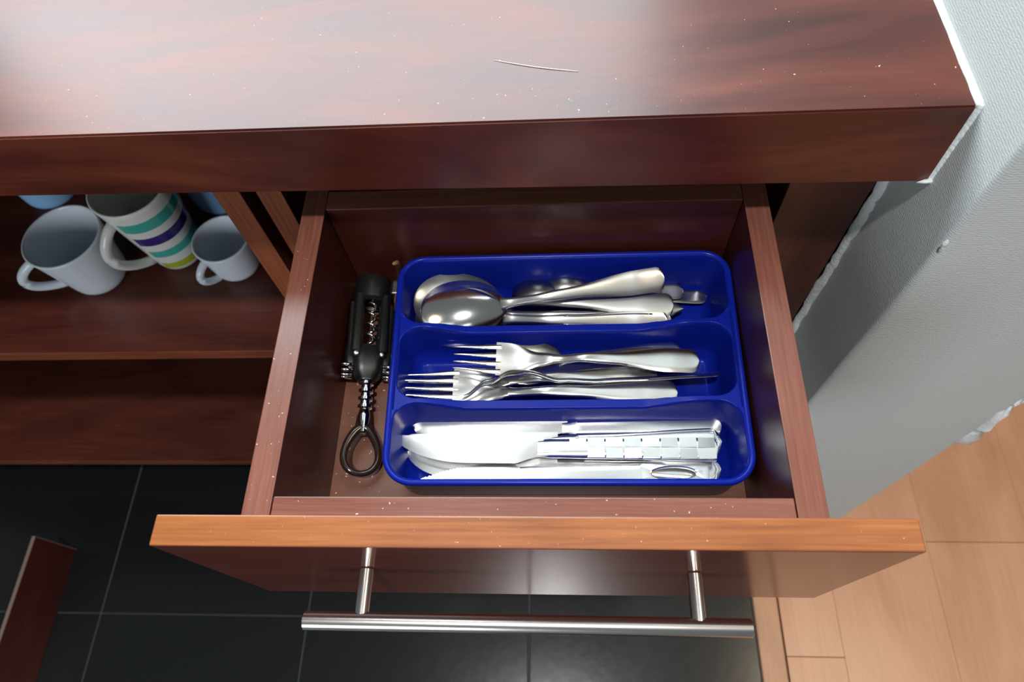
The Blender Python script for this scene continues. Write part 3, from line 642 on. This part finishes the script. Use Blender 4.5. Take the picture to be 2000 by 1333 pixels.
# ------------------------------------------------------------------ mugs on the shelf
SZ = -0.2790
def mug(name, x, y, rr, rb, h, ang, hh, hw_, mat, label, foot=0.004, low=0.12, parent_kind='mug', htop=0.82, hbot=0.22, tr=0.005):
    o = empty(name, (x, y, SZ + ZD)); tag(o, label, parent_kind, 'mugs on the open shelf')
    t = 0.0032
    def R(z): return lerp(rb, rr, z / h) - 0.006 * max(0.0, 1 - z / 0.012) ** 2
    b0 = rb - 0.006; prof = [(b0 * 0.80, 0.0010), (b0 * 0.86, 0.0), (b0 * 0.96, 0.0004)] + [(R(h * k / 18), h * k / 18) for k in range(1, 18)] + [(rr, h - 0.001), (rr - 0.0008, h), (rr - t + 0.0008, h), (rr - t, h - 0.001)] + [(R(h * k / 18) - t, h * k / 18) for k in range(17, 1, -1)] + [(R(h / 18) * 0.6, 0.0045), (0.001, 0.0042)]
    v, f = lathe(prof, 48); pyd('body', v, f, M[mat], o, True, False, 1.2)
    a = math.radians(ang); pts = []
    z0, z1 = h * hbot, h * htop
    for k in range(19):
        t2 = k / 18; th = math.pi * t2
        zz = lerp(z1, z0, t2) + math.sin(th) * (0.006 * (0.5 - t2)); rad = R(zz) - 0.003 + hw_ * max(0.0, math.sin(th)) ** 0.75
        pts.append((rad * math.cos(a), rad * math.sin(a), zz))
    pyd('handle', *tube_mesh(pts, tr, 10), M['white_mug'] if mat != 'stripes' else M['stripes_h'], o, True)
    return o
M['stripes_h'] = plain('warm_white_glaze', (0.74, 0.75, 0.70), 0.16)
mug('mug', -0.5012, 0.3386, 0.0418, 0.0295, 0.0785, 214, 0, 0.030, 'white_mug', 'plain bluish white mug on the shelf beside the striped mug')
mug('mug', -0.4140, 0.3680, 0.0410, 0.0265, 0.1200, 236, 0, 0.031, 'stripes', 'tall white mug with teal, navy and yellow stripes', htop=0.80, hbot=0.20, tr=0.0055)
mug('mug', -0.3415, 0.3487, 0.0318, 0.0250, 0.0545, 237, 0, 0.018, 'white_mug', 'small white espresso cup on the shelf against the divider', tr=0.0042)
mug('mug', -0.6030, 0.4660, 0.0370, 0.0330, 0.0850, 60, 0, 0.028, 'blue_mug', 'light blue mug at the back of the shelf behind the plain white mug')
mug('mug', -0.3820, 0.4510, 0.0370, 0.0330, 0.0850, 60, 0, 0.028, 'blue_mug', 'light blue mug at the back of the shelf behind the small cup')

# ------------------------------------------------------------------ loose kickboard on the floor
kb = empty('kickboard', (-0.779, -0.25, 0)); tag(kb, 'low dark red board standing on edge on the black floor tiles', 'board')
box('panel', -0.7820, -0.7775, -0.75, 0.1205, FZ + 0.0002, -0.6600, M['kick'], kb, bev=0.0003)
box('edge_strip', -0.7820, -0.7768, -0.75, 0.1205, -0.6600, -0.6585, M['kick_edge'], kb, bev=0.0002)
box('edge_strip', -0.7820, -0.7768, 0.1205, 0.1217, FZ + 0.0002, -0.6585, M['kick_edge'], kb, bev=0.0002)

# ------------------------------------------------------------------ crumbs, dust and a thread
def specks(name, spots, mat, seed, label, cat):
    rnd = random.Random(seed); v, f = [], []
    for (x, y, z, r) in spots:
        b = len(v); a = rnd.uniform(0, 6.28); l = rnd.uniform(0.8, 2.4)
        for k in range(6):
            t = a + k * math.pi / 3 + rnd.uniform(-0.25, 0.25); e = r * rnd.uniform(0.6, 1.2)
            px, py = e * l * math.cos(t - a), e * math.sin(t - a)
            v.append((x + px * math.cos(a) - py * math.sin(a), y + px * math.sin(a) + py * math.cos(a), z + ZD))
        v.append((x, y, z + ZD + r * 0.9))
        for k in range(6): f.append((b + k, b + (k + 1) % 6, b + 6))
        f.append(tuple(b + k for k in range(5, -1, -1)))
    o = pyd(name, v, f, mat, None, False); tag(o, label, cat, kind='stuff'); return o
rnd = random.Random(11)
sp = [(rnd.uniform(-0.144, -0.105), rnd.uniform(0.018, 0.17), ZB, rnd.uniform(0.0002, 0.0007)) for _ in range(70)]
sp += [(rnd.uniform(-0.10, 0.14), rnd.uniform(0.0172, 0.030), ZB, rnd.uniform(0.0002, 0.0006)) for _ in range(25)]
specks('crumbs', sp, M['crumb'], 1, 'pale crumbs scattered on the drawer bottom', 'crumbs')
sp = [(rnd.uniform(-0.30, 0.243), 0.206 + 0.3 * rnd.random() ** 1.5, 0.0726, 0.00010 + 0.00034 * rnd.random() ** 3) for _ in range(420)]
specks('dust', sp, M['dust'], 2, 'white dust specks on the countertop', 'dust')
sp = [(rnd.uniform(BL + 0.001, BL + 0.015), rnd.uniform(0.01, 0.19), BZ, rnd.uniform(0.0001, 0.0004)) for _ in range(30)] + [(rnd.uniform(-0.15, 0.15), rnd.uniform(0.001, 0.016), BZ - 0.0004, rnd.uniform(0.0001, 0.0004)) for _ in range(30)]
sp += [(rnd.uniform(-0.19, 0.19), rnd.uniform(-0.0155, -0.001), 0.0, rnd.uniform(0.00006, 0.0002)) for _ in range(40)]
specks('dust', sp, M['dust'], 3, 'white dust specks on the drawer edges', 'dust')
pts = [(-0.0173 + 0.0498 * t, 0.2529 - 0.0121 * t - 0.0012 * math.sin(3.1 * t), 0.0729 + ZD) for t in [k / 12 for k in range(13)]]
tag(pyd('thread', *tube_mesh(pts, [0.00012 + 0.00014 * math.sin(math.pi * k / 12) for k in range(13)], 6), M['thread'], None, True), 'fine white thread lying on the dusty countertop', 'thread')
